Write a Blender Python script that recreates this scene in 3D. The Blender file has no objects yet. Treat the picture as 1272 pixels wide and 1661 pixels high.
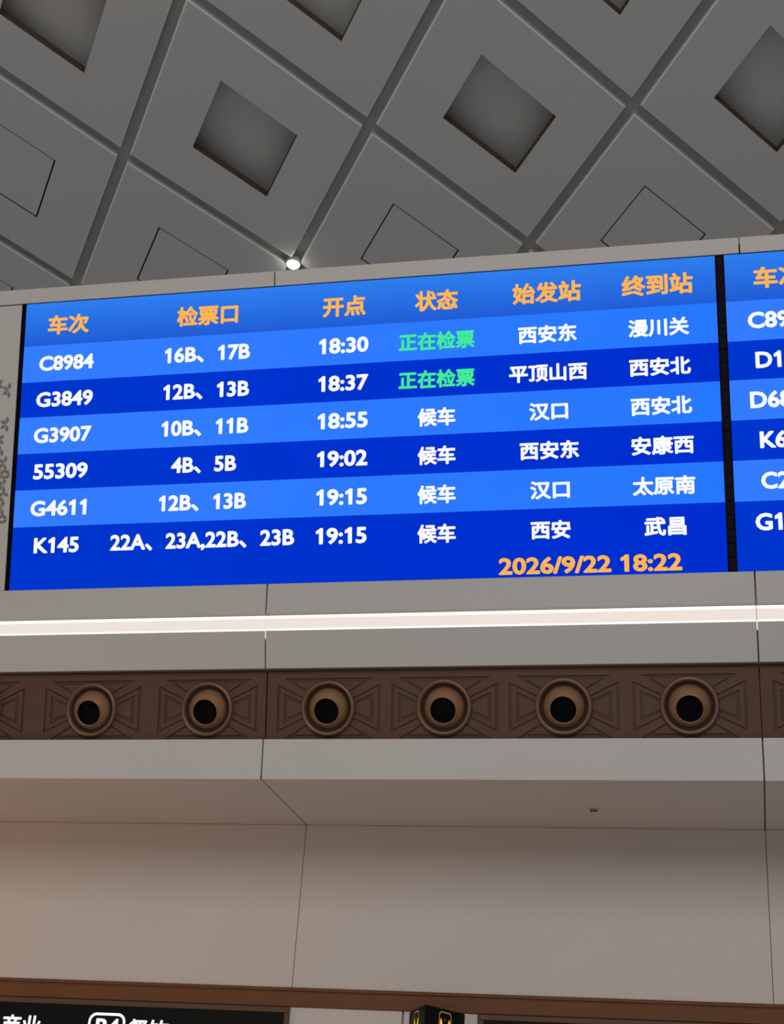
import bpy, bmesh, math, random
from mathutils import Vector, Matrix
random.seed(7)
SC = bpy.context.scene
COL = SC.collection

# ------------------------------------------------------------------ camera
cam = bpy.data.cameras.new('camera')
cam_ob = bpy.data.objects.new('camera', cam)
COL.objects.link(cam_ob)
RX = Vector((0.9740184615, 0.2166247501, 0.0660435781))
DN = Vector((-0.0437232208, 0.4660121176, -0.8836973386))
FW = Vector((-0.2222078229, 0.8578498842, 0.4633759376))
mw = Matrix((RX, -DN, -FW)).transposed().to_4x4()
mw.translation = (2.914826, -8.871655, 1.437631)
cam_ob.matrix_world = mw
cam.sensor_fit = 'AUTO'
cam.sensor_width = 36.0
cam.lens = 2500.0552 * 36.0 / 1661.0
cam.shift_x = 14.7866 / 1661.0
cam.shift_y = -95.1442 / 1661.0
cam.clip_end = 200
SC.camera = cam_ob

# ------------------------------------------------------------------ world, lights, exposure
SC.view_settings.view_transform = 'Standard'
SC.view_settings.look = 'None'
SC.view_settings.exposure = 0.0
SC.view_settings.gamma = 1.0
SC.view_settings.use_curve_mapping = False
world = bpy.data.worlds.new('hall_air')
SC.world = world
world.use_nodes = True
bg = world.node_tree.nodes['Background']
bg.inputs['Color'].default_value = (1.0, 0.985, 0.97, 1)
bg.inputs['Strength'].default_value = 0.17


def area(name, loc, target, sx, sy, power, col):
    la = bpy.data.lights.new(name, 'AREA')
    la.shape = 'RECTANGLE'
    la.size, la.size_y = sx, sy
    la.energy = power
    la.color = col
    o = bpy.data.objects.new(name, la)
    o.location = loc
    d = Vector(target) - Vector(loc)
    o.rotation_euler = d.to_track_quat('-Z', 'Y').to_euler()
    COL.objects.link(o)
    return o


area('hall_light', (2.0, -15.0, 9.0), (1.0, 0.0, 3.6), 14, 6, 700, (1.0, 0.985, 0.965))
area('shop_light', (-5.2, -2.4, 1.1), (-1.9, 1.0, 3.7), 1.6, 1.2, 36, (1.0, 0.50, 0.22))


# ------------------------------------------------------------------ materials
def principled(name, col, rough=0.6, metal=0.0, noise=0.0, scale=6.0, spec=0.5, bump=0.0):
    m = bpy.data.materials.new(name)
    m.use_nodes = True
    nt = m.node_tree
    b = nt.nodes['Principled BSDF']
    b.inputs['Roughness'].default_value = rough
    b.inputs['Metallic'].default_value = metal
    b.inputs['Specular IOR Level'].default_value = spec
    tc = nt.nodes.new('ShaderNodeTexCoord')
    nz = nt.nodes.new('ShaderNodeTexNoise')
    nz.inputs['Scale'].default_value = scale
    nz.inputs['Detail'].default_value = 4
    nt.links.new(tc.outputs['Object'], nz.inputs['Vector'])
    mx = nt.nodes.new('ShaderNodeMix')
    mx.data_type = 'RGBA'
    a = [c * (1 - noise) for c in col]
    e = [min(1, c * (1 + noise)) for c in col]
    mx.inputs['A'].default_value = (*a, 1)
    mx.inputs['B'].default_value = (*e, 1)
    nt.links.new(nz.outputs['Fac'], mx.inputs['Factor'])
    nt.links.new(mx.outputs['Result'], b.inputs['Base Color'])
    if bump:
        bp = nt.nodes.new('ShaderNodeBump')
        bp.inputs['Strength'].default_value = bump
        bp.inputs['Distance'].default_value = 0.01
        n2 = nt.nodes.new('ShaderNodeTexNoise')
        n2.inputs['Scale'].default_value = scale * 30
        nt.links.new(tc.outputs['Object'], n2.inputs['Vector'])
        nt.links.new(n2.outputs['Fac'], bp.inputs['Height'])
        nt.links.new(bp.outputs['Normal'], b.inputs['Normal'])
    return m


def lin(c):
    return tuple((x / 255 / 12.92) if x / 255 <= 0.04045 else ((x / 255 + 0.055) / 1.055) ** 2.4 for x in c)


def emit(name, rgb, strength=1.0):
    m = bpy.data.materials.new(name)
    m.use_nodes = True
    nt = m.node_tree
    nt.nodes.clear()
    e = nt.nodes.new('ShaderNodeEmission')
    o = nt.nodes.new('ShaderNodeOutputMaterial')
    e.inputs['Color'].default_value = (*lin(rgb), 1)
    e.inputs['Strength'].default_value = strength
    nt.links.new(e.outputs[0], o.inputs[0])
    return m


def emit_screen(name, rgb_a, rgb_b, axis='Z', amount=0.06):
    """screen picture: a colour ramp over the row plus faint blotches of the LED modules"""
    m = bpy.data.materials.new(name)
    m.use_nodes = True
    nt = m.node_tree
    nt.nodes.clear()
    e = nt.nodes.new('ShaderNodeEmission')
    o = nt.nodes.new('ShaderNodeOutputMaterial')
    tc = nt.nodes.new('ShaderNodeTexCoord')
    sp = nt.nodes.new('ShaderNodeSeparateXYZ')
    mx = nt.nodes.new('ShaderNodeMix')
    mx.data_type = 'RGBA'
    mx.inputs['A'].default_value = (*lin(rgb_a), 1)
    mx.inputs['B'].default_value = (*lin(rgb_b), 1)
    nt.links.new(tc.outputs['Generated'], sp.inputs[0])
    nt.links.new(sp.outputs[axis], mx.inputs['Factor'])
    nz = nt.nodes.new('ShaderNodeTexNoise')
    nz.inputs['Scale'].default_value = 2.2
    nz.inputs['Detail'].default_value = 1
    nt.links.new(tc.outputs['Object'], nz.inputs['Vector'])
    mr = nt.nodes.new('ShaderNodeMapRange')
    mr.inputs['To Min'].default_value = 1 - amount
    mr.inputs['To Max'].default_value = 1 + amount
    nt.links.new(nz.outputs['Fac'], mr.inputs['Value'])
    nt.links.new(mx.outputs['Result'], e.inputs['Color'])
    nt.links.new(mr.outputs['Result'], e.inputs['Strength'])
    nt.links.new(e.outputs[0], o.inputs[0])
    return m


M = {
    'cream': principled('cream_aluminium_panel', (0.60, 0.585, 0.56), 0.55, 0, 0.03, 1.4),
    'cream_strip': principled('cream_strip_panel', (0.62, 0.59, 0.56), 0.55, 0, 0.03, 1.4),
    'cream_ledge': principled('cream_ledge_panel', (0.66, 0.64, 0.615), 0.55, 0, 0.03, 1.4),
    'wall': principled('beige_wall_panel', (0.69, 0.635, 0.585), 0.6, 0, 0.03, 1.2),
    'joint': principled('joint_backing', (0.34, 0.32, 0.30), 0.8, 0, 0.05),
    'motif': principled('grey_leaf_motif', (0.22, 0.215, 0.20), 0.6, 0, 0.12, 30),
    'bronze': principled('bronze_relief_panel', (0.135, 0.070, 0.044), 0.55, 0.15, 0.10, 5, 0.25),
    'bronze_gap': principled('bronze_groove_shade', (0.080, 0.043, 0.028), 0.6, 0.1, 0.08, 5),  # darker than the plate: groove shade put into the colour
    'nozzle_ring': principled('nozzle_ring_bronze', (0.22, 0.125, 0.078), 0.38, 0.35, 0.06, 8),
    'nozzle_gap': principled('nozzle_channel_shade', (0.035, 0.020, 0.014), 0.7, 0, 0.05, 8, 0.2),  # shade between ring and ball, painted as a near-black channel floor
    'nozzle_ball': principled('nozzle_ball_bronze', (0.40, 0.21, 0.108), 0.36, 0.35, 0.06, 8),
    'nozzle_dark': principled('nozzle_throat_black', (0.003, 0.004, 0.007), 0.9, 0, 0.0, 5, 0.1),
    'trim': principled('brown_trim', (0.185, 0.076, 0.032), 0.55, 0.0, 0.10, 4, 0.2),
    'trim_frame': principled('brown_sign_frame', (0.135, 0.075, 0.045), 0.5, 0.0, 0.10, 6, 0.25),
    'black': principled('black_sign_face', (0.007, 0.008, 0.0085), 0.5, 0, 0.1, 5, 0.12),
    'black_matt': principled('black_cabinet', (0.004, 0.004, 0.007), 0.8, 0, 0.1, 5, 0.05),
    'module': principled('dark_led_module', (0.0075, 0.007, 0.013), 0.7, 0, 0.2, 20, 0.1),
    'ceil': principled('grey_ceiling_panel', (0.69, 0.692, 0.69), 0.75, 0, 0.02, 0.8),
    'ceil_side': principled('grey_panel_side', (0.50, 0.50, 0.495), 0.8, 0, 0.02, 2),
    'ceil_lip': principled('ceiling_lip_highlight', (0.92, 0.91, 0.90), 0.6, 0, 0.02, 2),  # paler than the panel: edge highlight put into the colour
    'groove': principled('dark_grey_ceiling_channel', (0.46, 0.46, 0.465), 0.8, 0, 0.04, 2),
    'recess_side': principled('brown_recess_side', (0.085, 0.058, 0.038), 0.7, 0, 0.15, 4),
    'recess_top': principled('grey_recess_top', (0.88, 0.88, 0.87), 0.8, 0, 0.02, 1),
    'floor': principled('pale_stone_floor', (0.62, 0.595, 0.56), 0.35, 0, 0.06, 2),
    'lamp_shell': principled('white_lamp_shell', (0.7, 0.7, 0.7), 0.5),
    'lamp': emit('lamp_lens', (255, 252, 240), 25.0),
    'strip_mid': emit('strip_light_diffuser', (238, 226, 219), 1.0),
    'strip_edge': emit('strip_light_edge', (255, 250, 244), 1.15),
    'strip_leak': emit('strip_light_leak', (226, 214, 210), 1.0),  # glow of strip light escaping at a panel joint
    'header': emit_screen('screen_header', (33, 92, 212), (46, 126, 240)),
    'row_light': emit_screen('screen_light_row', (52, 124, 255), (38, 120, 255), 'X', 0.05),
    'row_dark': emit_screen('screen_dark_row', (0, 54, 205), (0, 46, 208), 'X', 0.06),
    'txt_white': emit('text_white', (250, 253, 255), 1.0),
    'txt_amber': emit('text_amber', (255, 182, 78), 1.0),
    'txt_green': emit('text_green', (66, 236, 150), 1.0),
    'sign_white': emit('sign_text_white', (250, 250, 255), 1.0),
    'sign_amber': emit('sign_amber', (255, 190, 40), 1.0),
    'sign_dim': emit('sign_outline', (196, 140, 105), 0.55),
}


# ------------------------------------------------------------------ helpers
ORIGIN = {}     # where each object's own origin stands in the hall


def link(o, parent=None):
    """link a mesh built in hall coordinates; a child keeps its parent's origin"""
    COL.objects.link(o)
    if parent is not None:
        org = ORIGIN[parent.name]
        o.data.transform(Matrix.Translation(-org))
        o.parent = parent
        ORIGIN[o.name] = org
    else:
        ORIGIN[o.name] = Vector((0, 0, 0))
    return o


def obj(name, bm, mats, parent=None, smooth=False):
    me = bpy.data.meshes.new(name)
    bmesh.ops.recalc_face_normals(bm, faces=bm.faces[:]) if not smooth == 'keep' else None
    bm.to_mesh(me)
    bm.free()
    for m in (mats if isinstance(mats, (list, tuple)) else [mats]):
        me.materials.append(m)
    if smooth is True:
        for p in me.polygons:
            p.use_smooth = True
    return link(bpy.data.objects.new(name, me), parent)


def empty(name, loc):
    o = bpy.data.objects.new(name, None)
    o.location = loc
    o.empty_display_size = 0.1
    COL.objects.link(o)
    ORIGIN[o.name] = Vector(loc)
    return o


def tag(o, label=None, cat=None, group=None, kind=None):
    for k, v in (('label', label), ('category', cat), ('group', group), ('kind', kind)):
        if v:
            o[k] = v
    return o


def hexa(bm, lo, hi, bevel=0.0, mat=0):
    """closed solid between two corresponding polygons lo, hi (lists of 3D points)"""
    a = [bm.verts.new(p) for p in lo]
    b = [bm.verts.new(p) for p in hi]
    n = len(a)
    fs = [bm.faces.new(a), bm.faces.new(b[::-1])]
    for i in range(n):
        fs.append(bm.faces.new((a[i], b[i], b[(i + 1) % n], a[(i + 1) % n])))
    for f in fs:
        f.material_index = mat
    if bevel:
        es = list({e for f in fs for e in f.edges})
        bmesh.ops.bevel(bm, geom=es, offset=bevel, segments=1, affect='EDGES', profile=0.5)
    return fs


def box(bm, x0, x1, y0, y1, z0, z1, bevel=0.0, mat=0):
    lo = [(x0, y0, z0), (x1, y0, z0), (x1, y1, z0), (x0, y1, z0)]
    hi = [(x, y, z1) for x, y, _ in lo]
    return hexa(bm, lo, hi, bevel, mat)


class Plane:
    """plane running along X: origin (y,z) at its top edge, t measured down it, h out towards the hall"""

    def __init__(self, a, b):
        self.a = Vector((0, a[0], a[1]))
        d = Vector((0, b[0] - a[0], b[1] - a[1]))
        self.L = d.length
        self.t = d / self.L
        self.n = Vector((0, self.t.z, -self.t.y))   # towards -Y
        if self.n.y > 0:
            self.n = -self.n

    def __call__(self, x, t, h=0.0):
        return Vector((x, 0, 0)) + self.a + self.t * t + self.n * h

    def slab(self, bm, x0, x1, t0, t1, h0, h1, bevel=0.0, mat=0):
        lo = [self(x0, t0, h0), self(x1, t0, h0), self(x1, t1, h0), self(x0, t1, h0)]
        hi = [self(x0, t0, h1), self(x1, t0, h1), self(x1, t1, h1), self(x0, t1, h1)]
        return hexa(bm, lo, hi, bevel, mat)

    def poly(self, bm, pts, h0, h1, bevel=0.0, mat=0):
        return hexa(bm, [self(x, t, h0) for x, t in pts], [self(x, t, h1) for x, t in pts], bevel, mat)


# profile of the portal (y, z)
STRIP_T, BOARD_T, BOARD_B = (-0.8319, 7.1878), (-0.8000, 7.0908), (-0.2842, 5.1768)
LIGHT_T, LIGHT_B, PANEL_B = (-0.2500, 4.9846), (-0.2227, 4.8836), (-0.1431, 4.6623)
BROWN_T, BROWN_B = (-0.0930, 4.6600), (0.0080, 4.2564)
CREAM_T, CREAM_B = (-0.0368, 4.2420), (0.0, 4.0)
YW = 1.079
JX = [-6.32, -3.16, 0.0, 3.0, 6.16, 9.32]
LX = [-6.32, 0.0, 3.0, 9.32]
G = 0.004
XA, XB = -6.32, 9.32

# ------------------------------------------------------------------ floor and wall core
bm = bmesh.new()
box(bm, -16, 18, -24, 1.2, -0.1, 0.0)
tag(obj('floor', bm, M['floor']), kind='structure')

bm = bmesh.new()
prof = [(-0.79, 7.165), (-0.70, 7.165), (-0.70, 7.08), (-0.20, 5.16), (-0.225, 5.16), (-0.19, 5.0), (-0.12, 5.0), (-0.10, 4.87),
        (-0.16, 4.87), (-0.085, 4.68), (-0.02, 4.645), (0.07, 4.26), (0.02, 4.22), (0.03, 4.03), (YW + 0.02, 4.03), (YW + 0.02, 0.0),
        (1.9, 0.0), (1.9, 7.165)]
hexa(bm, [(XA, y, z) for y, z in prof], [(XB, y, z) for y, z in prof])
wall = tag(obj('wall_front', bm, M['joint']), kind='structure')


def panels(name, a, b, mat, thick=0.03, t_in=(0.0, 0.0), xs=None, h=0.0):
    pl = Plane(a, b)
    xs = xs or JX
    out = []
    for x0, x1 in zip(xs[:-1], xs[1:]):
        bm = bmesh.new()
        pl.slab(bm, x0 + G, x1 - G, t_in[0], pl.L - t_in[1], h - thick, h, 0.003)
        out.append(obj(name, bm, mat, wall))
    return out


panels('top_strip_panel', STRIP_T, BOARD_T, M['cream_strip'], 0.05)
board_pl = Plane(BOARD_T, BOARD_B)
bm = bmesh.new()
board_pl.slab(bm, XA + G, -1.812, 0.006, board_pl.L, -0.035, -0.006, 0.003)
side_panel = obj('side_panel', bm, M['cream'], wall)
panels('fascia_panel', BOARD_B, LIGHT_T, M['cream'])
panels('lower_fascia_panel', LIGHT_B, PANEL_B, M['cream'], 0.06)
panels('ledge_panel', CREAM_T, CREAM_B, M['cream_ledge'], 0.03)
for x0, x1 in zip(JX[:-1], JX[1:]):
    bm = bmesh.new()
    box(bm, x0 + G, x1 - G, 0.0, YW, 4.0, 4.028, 0.003)
    obj('soffit_panel', bm, M['wall'], wall)
for x0, x1 in zip(JX[:-1], JX[1:]):
    bm = bmesh.new()
    box(bm, x0 + G * .5, x1 - G * .5, YW, YW + 0.019, 2.90, 4.0, 0.0015)
    obj('wall_panel', bm, M['wall'], wall)
# wall below the trim: light panels between and beside the signs
for x0, x1 in ((XA, 0.735), (0.741, 1.214), (1.219, XB)):
    bm = bmesh.new()
    box(bm, x0 + .003, x1 - .003, YW - 0.002, YW + 0.019, 0.0, 2.86, 0.002)
    obj('wall_panel', bm, M['wall'], wall)

# grey leaf motif on the side panel
bm = bmesh.new()


def rhomb(cx, ct, ang, ln, wd):
    c, s = math.cos(ang), math.sin(ang)
    pts = []
    for u, v in ((0, 0), (ln / 2, wd), (ln, 0), (ln / 2, -wd)):
        u += 0.006
        pts.append((cx + u * c - v * s, ct + u * s + v * c))
    if max(p[0] for p in pts) > -1.823 or min(p[0] for p in pts) < -3.10:
        return
    board_pl.poly(bm, pts, -0.0065, -0.0035)


def floret(cx, ct, keep=range(6), s=1.0):
    for k in keep:
        rhomb(cx, ct, math.radians(30 + 60 * k), 0.050 * s, 0.0135 * s)


seeds = [(-1.868, 0.612, range(6)), (-1.868, 0.850, range(6)), (-1.930, 0.955, (0, 2, 3, 5)), (-1.965, 0.565, (0, 1, 5)), (-1.975, 0.900, (1, 3, 4)),
         (-1.893, 1.015, (1, 2, 3)), (-1.950, 1.055, (0, 1, 3, 5))]
for cx, ct, k in seeds:
    floret(cx, ct, k)
for i in range(14):
    for j in range(6):
        cx = -1.862 - i * 0.088 + (0.044 if j % 2 else 0)
        ct = 1.12 + j * 0.0765
        floret(cx, ct, [k for k in range(6) if random.random() < 0.92])
for i in range(10):
    for j in range(7):
        cx = -2.04 - i * 0.105 + (0.05 if j % 2 else 0)
        ct = 0.56 + j * 0.085
        if random.random() < 0.5 + 0.03 * j:
            floret(cx, ct, [k for k in range(6) if random.random() < 0.75])
obj('leaf_motif', bm, M['motif'], side_panel)

# ------------------------------------------------------------------ trim under the lower wall
bm = bmesh.new()
pr = [(YW - 0.002, 2.953), (YW - 0.012, 2.951), (YW - 0.018, 2.944), (YW - 0.018, 2.932), (YW - 0.008, 2.926), (YW - 0.008, 2.919),
      (YW - 0.014, 2.917), (YW - 0.014, 2.836), (YW - 0.006, 2.832), (YW + 0.01, 2.832), (YW + 0.01, 2.953)]
hexa(bm, [(XA, y, z) for y, z in pr], [(XB, y, z) for y, z in pr])
tag(obj('trim_1', bm, M['trim']), kind='structure')

# ------------------------------------------------------------------ ceiling
CP0 = Vector((0, 1.83447, 10.60606))
CE = Vector((0, 0.98693, -0.16112))
CN = Vector((0, -0.16112, -0.98693))


def cpt(p, h=0.0):
    return Vector((p[0], 0, 0)) + CP0 + CE * p[1] + CN * h


MEAS = {(0, 0): (-2.637, 0.045), (0, 1): (-0.209, -0.038), (0, 2): (2.176, 0.022), (1, 0): (-3.785, 1.731), (1, 1): (-1.363, 1.665),
        (1, 2): (1.042, 1.625), (-1, 0): (-1.479, -1.693), (-1, 1): (0.906, -1.672)}


def node(i, j):
    return MEAS.get((i, j), (-2.63 + 2.405 * j - 1.147 * i, 1.675 * i))


def inset(poly, d):
    """parallel inset of a convex polygon"""
    n = len(poly)
    area2 = sum(poly[k][0] * poly[(k + 1) % n][1] - poly[(k + 1) % n][0] * poly[k][1] for k in range(n))
    sg = 1 if area2 > 0 else -1
    lines = []
    for k in range(n):
        (x0, y0), (x1, y1) = poly[k], poly[(k + 1) % n]
        dx, dy = x1 - x0, y1 - y0
        L = math.hypot(dx, dy)
        nx, ny = -dy / L * sg, dx / L * sg
        lines.append((x0 + nx * d, y0 + ny * d, dx / L, dy / L))
    out = []
    for k in range(n):
        x0, y0, a0, b0 = lines[k - 1]
        x1, y1, a1, b1 = lines[k]
        den = a0 * b1 - b0 * a1
        t = ((x1 - x0) * b1 - (y1 - y0) * a1) / den
        out.append((x0 + a0 * t, y0 + b0 * t))
    return out


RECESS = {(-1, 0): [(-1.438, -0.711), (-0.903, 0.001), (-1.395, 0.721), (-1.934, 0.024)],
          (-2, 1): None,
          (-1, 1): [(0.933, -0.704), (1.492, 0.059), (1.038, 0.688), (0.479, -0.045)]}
bm = bmesh.new()
cells = []
for i in range(-4, 3):
    for j in range(-7, 8):
        T, L, R, B = node(i, j), node(i + 1, j), node(i + 1, j + 1), node(i + 2, j + 1)
        cx = (L[0] + R[0]) / 2
        if -9.5 < cx < 9.5:
            cells.append((i, j, [T, R, B, L], cx))
HF = -0.06   # channel floor height above the panel faces
HL = -0.075  # thickness of the panel lip round an open coffer
HR = -0.24   # top of the open coffers
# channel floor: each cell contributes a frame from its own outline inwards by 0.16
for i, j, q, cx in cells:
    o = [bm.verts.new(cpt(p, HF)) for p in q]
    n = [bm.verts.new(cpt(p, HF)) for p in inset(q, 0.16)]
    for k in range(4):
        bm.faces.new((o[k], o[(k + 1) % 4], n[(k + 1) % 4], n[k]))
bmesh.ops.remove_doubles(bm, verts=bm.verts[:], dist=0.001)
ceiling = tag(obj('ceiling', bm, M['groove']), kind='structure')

for i, j, q, cx in cells:
    face = inset(q, 0.067)
    lip = inset(q, 0.052)
    c = (sum(p[0] for p in q) / 4, sum(p[1] for p in q) / 4)
    hole = RECESS.get((i, j)) or [(c[0] + (p[0] - c[0]) * 0.42, c[1] + (p[1] - c[1]) * 0.42) for p in q]
    closed = (i + 1 >= 1) or (i + 1 == 0 and cx < -2.9)
    bm = bmesh.new()
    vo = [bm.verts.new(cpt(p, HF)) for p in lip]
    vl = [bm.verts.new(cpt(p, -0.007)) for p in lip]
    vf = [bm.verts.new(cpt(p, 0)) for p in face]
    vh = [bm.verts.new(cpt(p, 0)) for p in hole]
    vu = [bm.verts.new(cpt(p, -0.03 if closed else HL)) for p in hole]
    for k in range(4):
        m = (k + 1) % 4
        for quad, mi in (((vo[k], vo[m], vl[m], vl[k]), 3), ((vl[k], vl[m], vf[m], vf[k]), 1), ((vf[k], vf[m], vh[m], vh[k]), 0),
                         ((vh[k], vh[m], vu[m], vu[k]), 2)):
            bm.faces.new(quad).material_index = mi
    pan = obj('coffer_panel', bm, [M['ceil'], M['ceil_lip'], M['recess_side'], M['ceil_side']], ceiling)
    bm = bmesh.new()
    if closed:
        inn = inset(hole, 0.015)
        hexa(bm, [cpt(p, 0.0) for p in inn], [cpt(p, -0.03) for p in inn])
        obj('access_hatch', bm, M['ceil'], pan)
        bm = bmesh.new()
        f = bm.faces.new([bm.verts.new(cpt(p, -0.028)) for p in inset(hole, -0.01)])
        obj('hatch_gap', bm, M['nozzle_dark'], pan)
    else:
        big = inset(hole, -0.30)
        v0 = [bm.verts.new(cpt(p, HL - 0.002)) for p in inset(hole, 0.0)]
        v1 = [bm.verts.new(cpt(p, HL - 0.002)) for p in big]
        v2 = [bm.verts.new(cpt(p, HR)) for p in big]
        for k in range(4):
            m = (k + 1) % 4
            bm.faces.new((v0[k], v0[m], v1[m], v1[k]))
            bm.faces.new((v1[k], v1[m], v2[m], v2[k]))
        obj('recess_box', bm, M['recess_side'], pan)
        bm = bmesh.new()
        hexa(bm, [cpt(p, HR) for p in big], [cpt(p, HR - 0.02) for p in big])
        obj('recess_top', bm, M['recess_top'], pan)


# ------------------------------------------------------------------ lathe helper
def lathe(bm, base, ex, ey, ez, prof, seg=48, mat=0, cap_start=False, cap_end=False):
    rings = []
    for r, h in prof:
        rings.append([bm.verts.new(base + ez * h + (ex * math.cos(2 * math.pi * k / seg) + ey * math.sin(2 * math.pi * k / seg)) * r)
                      for k in range(seg)])
    for a, b in zip(rings[:-1], rings[1:]):
        for k in range(seg):
            f = bm.faces.new((a[k], a[(k + 1) % seg], b[(k + 1) % seg], b[k]))
            f.material_index = mat
            f.smooth = True
    if cap_start:
        bm.faces.new(rings[0]).material_index = mat
    if cap_end:
        bm.faces.new(rings[-1][::-1]).material_index = mat


# ------------------------------------------------------------------ downlight on the ceiling grid crossing
nd = node(1, 1)
base = cpt((nd[0] - 0.004, nd[1] - 0.01), HF)
ey_ = CN.cross(Vector((1, 0, 0))).normalized()
lamp = tag(empty('ceiling_lamp', base), 'small glaring white ceiling lamp where two channels cross above the departure board', 'lamp')
bm = bmesh.new()
lathe(bm, base, Vector((1, 0, 0)), ey_, CN, [(0.045, 0.0), (0.070, 0.0), (0.074, 0.02), (0.074, 0.07), (0.066, 0.075), (0.064, 0.06)], 32, cap_start=False)
obj('lamp_shell', bm, M['lamp_shell'], lamp, 'keep')
bm = bmesh.new()
lathe(bm, base, Vector((1, 0, 0)), ey_, CN, [(0.064, 0.06), (0.060, 0.078), (0.048, 0.095), (0.028, 0.107), (0.008, 0.111)], 32, cap_end=True)
obj('lamp_lens', bm, M['lamp'], lamp, 'keep')

# ------------------------------------------------------------------ strip light
sl_pl = Plane(LIGHT_T, LIGHT_B)
seg_labels = ['glowing white strip light under the departure board, segment left of the panel joint',
              'glowing white strip light under the full departure board, the long middle segment',
              'glowing white strip light under the cut-off right-hand departure board, right of the panel joint']
for k, (x0, x1) in enumerate(zip(LX[:-1], LX[1:])):
    x0 += 0.002
    x1 -= 0.002
    t = tag(empty('strip_light', sl_pl((x0 + x1) / 2, sl_pl.L / 2, -0.09)), seg_labels[k], 'strip light', 'strip lights under the boards')
    bm = bmesh.new()
    sl_pl.slab(bm, x0, x1, -0.004, sl_pl.L + 0.004, -0.092, -0.078)
    obj('diffuser', bm, M['strip_mid'], t)
    for tt in ((-0.002, 0.020), (sl_pl.L - 0.020, sl_pl.L + 0.002)):
        bm = bmesh.new()
        sl_pl.slab(bm, x0, x1, tt[0], tt[1], -0.0775, -0.066, 0.003)
        obj('led_tube', bm, M['strip_edge'], t)
    if k:
        bm = bmesh.new()
        lp = Plane(LIGHT_B, PANEL_B)
        lp.poly(bm, [(x0 - 0.0065, -0.003), (x0 + 0.0035, -0.003), (x0 + 0.0035, 0.052), (x0 - 0.0055, 0.044)], -0.03, -0.004)
        obj('seam_light_leak', bm, M['strip_leak'], t)  # added glowing tab, stands in for light leaking through the joint slit

# ------------------------------------------------------------------ bronze relief panels and jet nozzles
br = Plane(BROWN_T, BROWN_B)
BL = br.L
NOZ = [[-2.76, -1.968, -1.167, -0.386], [0.401, 1.130, 1.857, 2.595], [3.401]]
tiles = [[(-6.32, -5.53, -5.92), (-5.53, -4.74, -5.13), (-4.74, -3.95, -4.34), (-3.95, -3.16, -3.55), (-3.16, -2.36, -2.76), (-2.36, -1.565, -1.968), (-1.565, -0.775, -1.167), (-0.775, -0.004, -0.386)],
         [(0.004, 0.765, 0.401), (0.765, 1.493, 1.130), (1.493, 2.226, 1.857), (2.226, 2.996, 2.595)],
         [(3.004, 3.766, 3.401), (3.766, 4.52, 4.14), (4.52, 5.30, 4.90), (5.30, 6.16, 5.70), (6.16, 6.95, 6.55), (6.95, 7.74, 7.34), (7.74, 8.53, 8.13), (8.53, 9.32, 8.92)]]
rp_label = ['bronze relief panel left of the panel joint, with its nozzles under the board\'s train numbers',
            'bronze relief panel between the two panel joints, carrying four round nozzles',
            'bronze relief panel right of the last panel joint, mostly outside the picture']
TC = 0.229   # nozzle axis below the top edge
RIM = 0.0
for k, ts in enumerate(tiles):
    bm = bmesh.new()
    br.slab(bm, ts[0][0], ts[-1][1], -0.002, BL + 0.004, -0.035, -0.008, mat=1)
    for x0, x1, xc in ts:
        W = 0.313
        for sx in (-1, 1):
            xe = x0 if sx < 0 else x1
            for sy in (-1, 1):
                te = 0.0 if sy < 0 else BL

                def P(u, v):
                    return (xc + sx * u, TC + sy * v)
                H = (TC if sy < 0 else BL - TC)
                tri_h = 0.168
                sideh = 0.130
                g = 0.017
                we = abs(xe - xc)
                # cross, border and centre of the tile (one quarter)
                q = [P(0, H), P(we, H), P(we, 0), P(W + g, 0), P(W + g, sideh + 0.018), P(0.06, 0.018), P(0.06, 0.0), P(0, 0), P(0, 0.036), P(0.03, 0.036),
                     P(0.282, tri_h + g), P(0, tri_h + g)]
                if sx * sy < 0:
                    q = q[::-1]
                br.poly(bm, q, -0.008, 0.0)
                # top or bottom triangle (half)
                q = [P(0, tri_h - 0.006), P(0, 0.058), P(0.05, 0.060), P(0.222, tri_h - 0.006)]
                br.poly(bm, q if sx * sy > 0 else q[::-1], -0.008, -0.001)
                # side triangle: outer band and inner field (halves)
                q = [P(W, 0), P(W, sideh), P(0.085, 0.020), P(0.12, 0.018), P(W - 0.026, sideh - 0.038), P(W - 0.026, 0)]
                br.poly(bm, q if sx * sy < 0 else q[::-1], -0.008, -0.001)
                q = [P(W - 0.046, 0), P(W - 0.046, sideh - 0.070), P(0.14, 0.008), P(0.14, 0)]
                br.poly(bm, q if sx * sy < 0 else q[::-1], -0.008, -0.002)
    tag(obj('relief_panel', bm, [M['bronze'], M['bronze_gap']]), rp_label[k], 'panel', 'bronze relief panels')

NL = {-2.76: 'bronze jet nozzle beyond the left edge of the photo, leftmost of the row',
      -1.968: 'bronze jet nozzle cut off by the left edge of the photo',
      -1.167: 'bronze jet nozzle under the first timetable column, two left of the panel joint',
      -0.386: 'bronze jet nozzle directly left of the panel joint in the bronze band',
      0.401: 'bronze jet nozzle directly right of the panel joint in the bronze band',
      1.130: 'bronze jet nozzle below the green boarding status column, second from the joint',
      1.857: 'bronze jet nozzle below the origin station column, above the small soffit fitting',
      2.595: 'bronze jet nozzle below the date and time, rightmost one fully in view',
      3.401: 'bronze jet nozzle right of the right panel joint, beyond the photo edge'}
ex = Vector((1, 0, 0))


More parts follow.
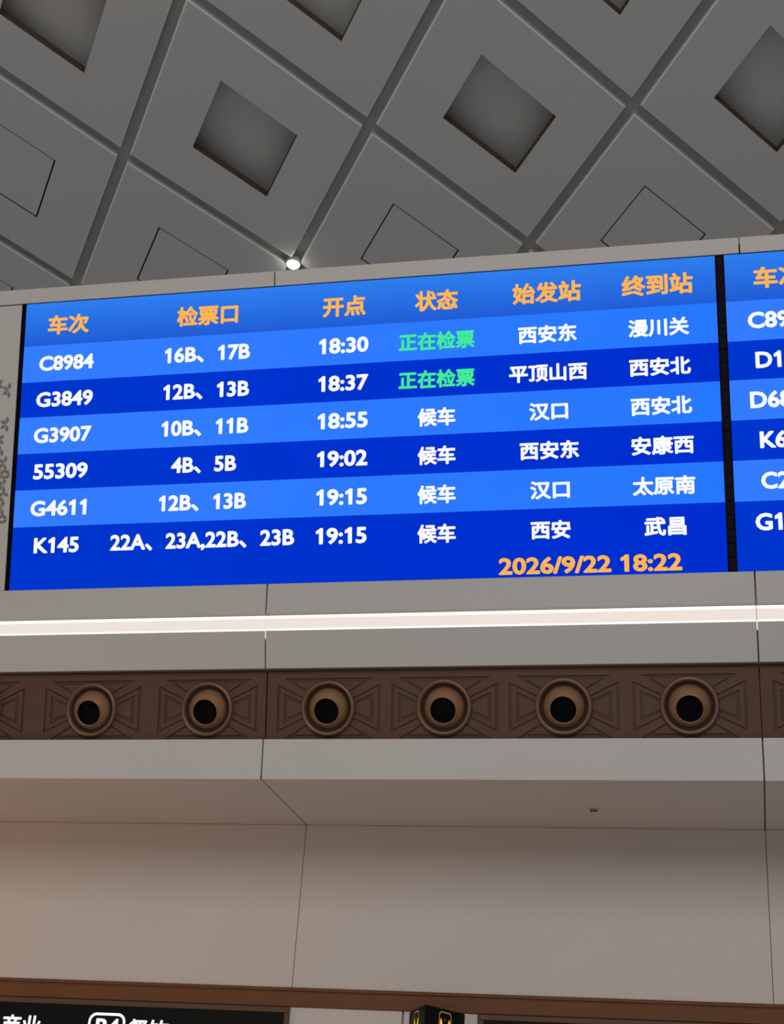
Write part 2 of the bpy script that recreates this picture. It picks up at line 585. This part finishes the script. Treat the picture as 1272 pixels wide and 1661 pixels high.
def make_nozzle():
    bs = br(0, TC, 0)
    ez = br.n
    ey = br.t
    t = empty('jet_nozzle', bs)
    bm = bmesh.new()
    lathe(bm, bs, ex, ey, ez, [(0.172, -0.012), (0.172, 0.010), (0.168, 0.021), (0.161, 0.027), (0.153, 0.027), (0.147, 0.020), (0.143, 0.006), (0.141, 0.003), (0.118, 0.003)], 64)
    for f in bm.faces:
        if all(((v.co - bs) - ez * (v.co - bs).dot(ez)).length < 0.1435 for v in f.verts):
            f.material_index = 1
    obj('flange_ring', bm, [M['nozzle_ring'], M['nozzle_gap']], t, 'keep')
    # ball turned down and a little aside
    ang = math.radians(13)
    az = (ez * math.cos(ang) + ey * math.sin(ang) + ex * 0.01).normalized()
    ax = ex
    ay = az.cross(ax).normalized()
    ax = ay.cross(az).normalized()
    bc = bs + ez * -0.046
    R = 0.132
    rm = 0.084
    h1 = math.sqrt(R * R - rm * rm)
    pts = []
    n = 14
    th0, th1 = math.asin(rm / R), math.radians(125)
    for s in range(n + 1):
        th = th1 + (th0 - th1) * s / n
        pts.append((R * math.sin(th), R * math.cos(th)))
    pts += [(rm - 0.0015, h1 + 0.004), (rm - 0.005, h1 + 0.003), (rm - 0.007, h1 - 0.006)]
    bm = bmesh.new()
    lathe(bm, bc, ax, ay, az, pts, 64)
    ball = obj('nozzle_ball', bm, M['nozzle_ball'], t, 'keep')
    bm = bmesh.new()
    lathe(bm, bc, ax, ay, az, [(rm - 0.0068, h1 - 0.004), (rm - 0.008, h1 - 0.018), (rm - 0.009, h1 - 0.030)], 48, cap_end=True)
    obj('throat', bm, M['nozzle_dark'], ball, 'keep')
    return t


def copy_tree(o, parent=None):
    c = o.copy()
    COL.objects.link(c)
    if parent is not None:
        c.parent = parent
    for ch in list(o.children):
        copy_tree(ch, c)
    return c


proto = make_nozzle()
first = True
for xs in NOZ:
    for x in xs:
        o = proto if first else copy_tree(proto)
        first = False
        o.location = (x, o.location.y, o.location.z)
        tag(o, NL[x], 'air nozzle', 'jet nozzles in the bronze band')


# ------------------------------------------------------------------ lettering
GLYPHS = {}


def outline(text):
    """flat outline of a text in em units: vertices and faces"""
    cu = bpy.data.curves.new('lettering', 'FONT')
    cu.body = text
    cu.size = 1.0
    cu.resolution_u = 3
    cu.fill_mode = 'FRONT'
    o = bpy.data.objects.new('lettering', cu)
    COL.objects.link(o)
    dg = bpy.context.evaluated_depsgraph_get()
    me = bpy.data.meshes.new_from_object(o.evaluated_get(dg))
    bpy.data.objects.remove(o)
    bpy.data.curves.remove(cu)
    vs = [(v.co.x, v.co.y) for v in me.vertices]
    fs = [tuple(p.vertices) for p in me.polygons]
    bpy.data.meshes.remove(me)
    return vs, fs


def glyph(ch):
    """one character and its advance; the figure one is drawn with a slanting flag"""
    if ch not in GLYPHS:
        if ch == ' ':
            GLYPHS[ch] = ([], [], 0.27)
        elif ch == '1':
            vs = [(0.225, 0.0), (0.325, 0.0), (0.325, 0.69), (0.245, 0.69), (0.225, 0.655), (0.09, 0.565), (0.09, 0.475), (0.225, 0.545)]
            fs = [(0, 1, 2, 3, 4, 7), (4, 5, 6, 7)]
            GLYPHS[ch] = (vs, fs, 0.50)
        else:
            vs, fs = outline(ch)
            adv = 1.0 if ord(ch) > 0x2000 else max(v[0] for v in outline(ch + ch)[0]) - max(v[0] for v in vs)
            GLYPHS[ch] = (vs, fs, adv)
    return GLYPHS[ch]


def thicken(vs, fs, bold):
    """bolder strokes: a round-jointed band along every outline edge"""
    vs, fs = list(vs), list(fs)
    cnt = {}
    for f in fs:
        for k in range(len(f)):
            e = tuple(sorted((f[k], f[(k + 1) % len(f)])))
            cnt[e] = cnt.get(e, 0) + 1
    used = set()
    for a, b in [e for e, c in cnt.items() if c == 1]:
        (x0, y0), (x1, y1) = vs[a], vs[b]
        L = math.hypot(x1 - x0, y1 - y0)
        used.update((a, b))
        if L < 1e-6:
            continue
        nx, ny = -(y1 - y0) / L * bold, (x1 - x0) / L * bold
        i0 = len(vs)
        vs += [(x0 + nx, y0 + ny), (x0 - nx, y0 - ny), (x1 - nx, y1 - ny), (x1 + nx, y1 + ny)]
        fs.append((i0, i0 + 1, i0 + 2, i0 + 3))
    for a in used:
        i0 = len(vs)
        vs += [(vs[a][0] + bold * math.cos(k * math.pi / 4), vs[a][1] + bold * math.sin(k * math.pi / 4)) for k in range(8)]
        fs.append(tuple(range(i0, i0 + 8)))
    return vs, fs


def lettering(name, text, place, mat, parent, cx=None, x0=None, width=None, size=0.139, bold=0.022, base=0.0, split=None):
    """text in a plane: place(x, up) -> 3D; scaled to the given width, em height 'size', baseline at 'base'.
    split: indices at which a new mesh begins (one mesh per number)"""
    pen, runs = 0.0, []
    for n, ch in enumerate(text):
        vs, fs, adv = glyph(ch)
        if not runs or (split and n in split):
            runs.append(([], []))
        if vs:
            tv, tf = thicken([(x + pen, y) for x, y in vs], fs, bold)
            i0 = len(runs[-1][0])
            runs[-1][0].extend(tv)
            runs[-1][1].extend(tuple(i + i0 for i in f) for f in tf)
        pen += adv
    lo = min(v[0] for r in runs for v in r[0])
    hi = max(v[0] for r in runs for v in r[0])
    sx = (width / (hi - lo)) if width else size
    xs = x0 if x0 is not None else cx - (hi - lo) * sx / 2
    out = None
    for vs, fs in runs:
        me = bpy.data.meshes.new(name)
        me.from_pydata([tuple(place(xs + (x - lo) * sx, base + y * size)) for x, y in vs], [], fs)
        me.materials.append(mat)
        out = link(bpy.data.objects.new(name, me), parent)
    return out


# ------------------------------------------------------------------ departure boards
ROWS = [0.0, 0.310, 0.566, 0.812, 1.063, 1.312, 1.562, 1.835, 1.9815]
CX = [-1.457, -0.457, 0.479, 1.091, 1.801, 2.491]
HSC = -0.004     # screen surface against the fascia plane


def face_place(h):
    return lambda x, up: board_pl(x, -up, h)


def cjk(name, text, c, t, w, mat, parent, hgt=0.116):
    # ideographs: centre of the em box on the row centre
    s = hgt / 0.99
    return lettering(name, text, face_place(HSC + 0.004), mat, parent, cx=c, width=w, size=s, bold=0.035, base=-t - 0.385 * s)


def num(name, text, t, mat, parent, c=None, w=None, x0=None, hgt=0.103, split=None):
    s = hgt / 0.75
    return lettering(name, text, face_place(HSC + 0.004), mat, parent, cx=c, x0=x0, width=w, size=s, bold=0.035, base=-t - 0.341 * s, split=split)


TAB = [
    ('C8984', 0.397, '16B、17B', 0.594, '18:30', '正在检票', '西安东', 0.369, '漫川关', 0.371),
    ('G3849', 0.410, '12B、13B', 0.595, '18:37', '正在检票', '平顶山西', 0.490, '西安北', 0.374),
    ('G3907', 0.414, '10B、11B', 0.599, '18:55', '候车', '汉口', 0.243, '西安北', 0.370),
    ('55309', 0.390, '4B、5B', 0.447, '19:02', '候车', '西安东', 0.368, '安康西', 0.376),
    ('G4611', 0.400, '12B、13B', 0.595, '19:15', '候车', '汉口', 0.245, '太原南', 0.374),
    ('K145', 0.320, '22A、23A,22B、23B', 1.250, '19:15', '候车', '西安', 0.244, '武昌', 0.250),
]
HEAD = [('车次', 0.300, 0.168), ('检票口', 0.428, 0.171), ('开点', 0.289, 0.172), ('状态', 0.281, 0.174), ('始发站', 0.434, 0.170), ('终到站', 0.438, 0.168)]


def board(x0, x1, label, margin):
    b = tag(empty('departure_board', board_pl((x0 + x1) / 2, board_pl.L, -0.03)), label, 'departure board', 'blue departure boards')
    bm = bmesh.new()
    board_pl.slab(bm, x0 - margin, x1, -0.0, board_pl.L, -0.06, HSC - 0.002)
    obj('cabinet', bm, M['black_matt'], b)
    rows = []
    for k in range(8):
        bm = bmesh.new()
        board_pl.slab(bm, x0, x1, ROWS[k] + (0.006 if k == 0 else 0), ROWS[k + 1], HSC - 0.002, HSC)
        nm = 'header_row' if k == 0 else ('footer_row' if k == 7 else 'timetable_row')
        mt = M['header'] if k == 0 else (M['row_light'] if k in (1, 3, 5) else M['row_dark'])
        rows.append(obj(nm, bm, mt, b))
    return b, rows


b1, rows = board(-1.776, 2.848, 'blue departure board listing six trains, fully in view, dated at its lower right', 0.034)
for k, (s, w, t) in enumerate(HEAD):
    cjk('column_heading', s, CX[k] - (0.004 if k == 1 else 0), t, w, M['txt_amber'], rows[0], 0.138)
for r, (tn, tw, gate, gw, tm, st, org, ow, dst, dw) in enumerate(TAB):
    t = [0.439, 0.692, 0.941, 1.190, 1.440, 1.689][r]
    row = rows[r + 1]
    num('train_number', tn, t, M['txt_white'], row, c=CX[0], w=tw)
    num('gate_number', gate, t - 0.002, M['txt_white'], row, c=CX[1] + 0.004, w=gw, split=[n + 1 for n, ch in enumerate(gate) if ch in '、,'])
    num('departure_time', tm, t, M['txt_white'], row, c=CX[2], w=0.331)
    cjk('status_text', st, CX[3], t + 0.006, 0.493 if len(st) == 4 else 0.243, M['txt_green'] if len(st) == 4 else M['txt_white'], row, 0.120)
    cjk('origin_station', org, CX[4], t + 0.005, ow, M['txt_white'], row)
    cjk('destination_station', dst, CX[5], t + 0.006, dw, M['txt_white'], row)
num('clock_text', '2026/9/22 18:22', 1.914, M['txt_amber'], rows[7], x0=1.479, w=1.104, hgt=0.103, split=[10])

b2, rows2 = board(2.904, 6.1, 'blue departure board cut off at the right edge, only its first column showing', 0.002)
cjk('column_heading', '车次', 3.225, 0.168, 0.300, M['txt_amber'], rows2[0], 0.138)
for r, (s, x, w) in enumerate([('C89', 3.029, 0.246), ('D1', 3.064, 0.152), ('D68', 3.021, 0.246), ('K6', 3.067, 0.160), ('C2', 3.063, 0.165), ('G1', 3.019, 0.155)]):
    num('train_number', s, [0.439, 0.692, 0.941, 1.190, 1.440, 1.689][r], M['txt_white'], rows2[r + 1], x0=x, w=w)

# black strip of module edges between the two screens
strip = tag(empty('module_strip', board_pl(2.876, board_pl.L, -0.02)), 'narrow black vertical strip of stacked module edges between the two blue screens', 'strip')
bm = bmesh.new()
board_pl.slab(bm, 2.849, 2.9015, 0.0, board_pl.L, -0.058, -0.012)
obj('backing', bm, M['black_matt'], strip)
for k in range(23):
    bm = bmesh.new()
    t0 = 0.012 + k * 0.0857
    board_pl.slab(bm, 2.857, 2.897, t0, t0 + 0.080, -0.012, -0.0085, 0.001)
    obj('module_edge', bm, M['module'], strip)

# ------------------------------------------------------------------ small fitting on the soffit
fx = tag(empty('soffit_fitting', (1.969, 0.621, 4.0)), 'tiny pale fitting on the soffit below the fourth nozzle of the row', 'fitting')
bm = bmesh.new()
box(bm, 1.944, 1.994, 0.600, 0.642, 3.990, 4.0, 0.003)
obj('base_plate', bm, principled('fitting_cream', (0.52, 0.44, 0.33), 0.5), fx)
bm = bmesh.new()
for k in range(3):
    box(bm, 1.950 + k * 0.015, 1.960 + k * 0.015, 0.612, 0.632, 3.984, 3.9905, 0.001)
obj('grille', bm, M['black'], fx)


# ------------------------------------------------------------------ black signs below the trim
def wall_place(y):
    return lambda x, up: Vector((x, y, up))


def sign(x0, x1, z1, z0, label):
    s = tag(empty('sign_board', ((x0 + x1) / 2, YW, z0)), label, 'sign', 'framed black signs under the brown trim')
    bm = bmesh.new()
    w = 0.031
    yb, yf = YW - 0.003, YW - 0.028
    box(bm, x0, x1, yf, yb, z1 - 0.034, z1, 0.004)
    box(bm, x0, x1, yf, yb, z0, z0 + 0.034, 0.004)
    box(bm, x0, x0 + w, yf, yb, z0 + 0.0342, z1 - 0.0342, 0.004)
    box(bm, x1 - w, x1, yf, yb, z0 + 0.0342, z1 - 0.0342, 0.004)
    obj('sign_frame', bm, M['trim_frame'], s)
    bm = bmesh.new()
    box(bm, x0 + w, x1 - w, YW - 0.018, yb, z0 + 0.034, z1 - 0.034)
    return s, obj('sign_face', bm, M['black'], s)


s1, f1 = sign(-2.75, 0.003, 2.829, 2.35, 'framed black sign at lower left with white shop and dining lettering')
yt = YW - 0.0185
lettering('sign_text', '商业', wall_place(yt), M['sign_white'], f1, x0=-1.955, width=0.272, size=0.140, bold=0.026, base=2.598)
lettering('sign_text', '餐饮', wall_place(yt), M['sign_white'], f1, x0=-1.078, width=0.292, size=0.140, bold=0.026, base=2.600)
lettering('floor_code', 'B4', wall_place(yt), M['sign_white'], f1, x0=-1.298, width=0.165, size=0.140, bold=0.03, base=2.617)
# rounded box round the floor code
bm = bmesh.new()


def rrect(x0, x1, z0, z1, r, n=8):
    out = []
    for cx_, cz_, a0 in ((x1 - r, z1 - r, 0), (x0 + r, z1 - r, 90), (x0 + r, z0 + r, 180), (x1 - r, z0 + r, 270)):
        for k in range(n + 1):
            a = math.radians(a0 + 90 * k / n)
            out.append((cx_ + r * math.cos(a), cz_ + r * math.sin(a)))
    return out


def ring(bm, outer, inner, place):
    o = [bm.verts.new(place(*p)) for p in outer]
    i = [bm.verts.new(place(*p)) for p in inner]
    n = len(o)
    for k in range(n):
        bm.faces.new((o[k], o[(k + 1) % n], i[(k + 1) % n], i[k]))


ring(bm, rrect(-1.352, -1.095, 2.585, 2.752, 0.055), rrect(-1.335, -1.112, 2.602, 2.735, 0.040), wall_place(yt))
obj('code_outline', bm, M['sign_white'], f1)
s2, f2 = sign(1.222, 4.2, 2.829, 2.35, 'framed black sign at lower right whose top edge only shows')

# ------------------------------------------------------------------ three-sided projecting sign
A, Bp, Cc = Vector((0.779, YW - 0.003, 0)), Vector((0.951, 0.712, 0)), Vector((1.133, YW - 0.003, 0))
ZT, ZB = 2.829, 2.45
ps = tag(empty('projecting_sign', ((A + Bp + Cc) / 3) + Vector((0, 0, ZB))), 'black wedge-shaped sign with amber pictograms projecting from the wall between the framed signs', 'sign')
bm = bmesh.new()
hexa(bm, [(p.x, p.y, ZB) for p in (A, Bp, Cc)], [(p.x, p.y, ZT) for p in (A, Bp, Cc)], 0.004)
obj('sign_case', bm, M['black'], ps)


def wedge_face(p, q, name):
    u = (q - p).normalized()
    n = Vector((u.y, -u.x, 0))
    if n.y > 0:
        n = -n
    L = (q - p).length

    def place(x, up, h=0.002):
        return p + u * (L * 0.5 + x) + n * h + Vector((0, 0, up))
    top = ZT - 0.018
    bm = bmesh.new()
    ring(bm, rrect(-0.062, 0.062, top - 0.26, top, 0.024), rrect(-0.055, 0.055, top - 0.253, top - 0.007, 0.018), place)
    fr = obj('pictogram_frame', bm, M['sign_dim'], ps)
    bm = bmesh.new()
    # lit field with a dark standing figure left out of it: shoulders fall away from a round head
    hz = top - 0.045
    left = [(-0.051, top - 0.24), (-0.051, top - 0.062), (-0.043, top - 0.040), (-0.034, top - 0.050), (-0.026, top - 0.078), (-0.012, top - 0.098), (-0.012, top - 0.24)]
    for sgn in (1, -1):
        vs = [bm.verts.new(place(sgn * x, z)) for x, z in left]
        bm.faces.new(vs if sgn > 0 else vs[::-1])
    vs = [bm.verts.new(place(x, z)) for x, z in ((-0.012, top - 0.105), (0.012, top - 0.105), (0.012, top - 0.24), (-0.012, top - 0.24))]
    bm.faces.new(vs)
    obj('pictogram', bm, M['sign_amber'], fr)
    bm = bmesh.new()
    vs = [bm.verts.new(place(0.013 * math.cos(k * math.pi / 8), hz + 0.013 * math.sin(k * math.pi / 8))) for k in range(16)]
    bm.faces.new(vs)
    obj('figure_head', bm, principled('figure_brown', (0.12, 0.06, 0.05), 0.6), fr)


wedge_face(A, Bp, 'left')
wedge_face(Bp, Cc, 'right')
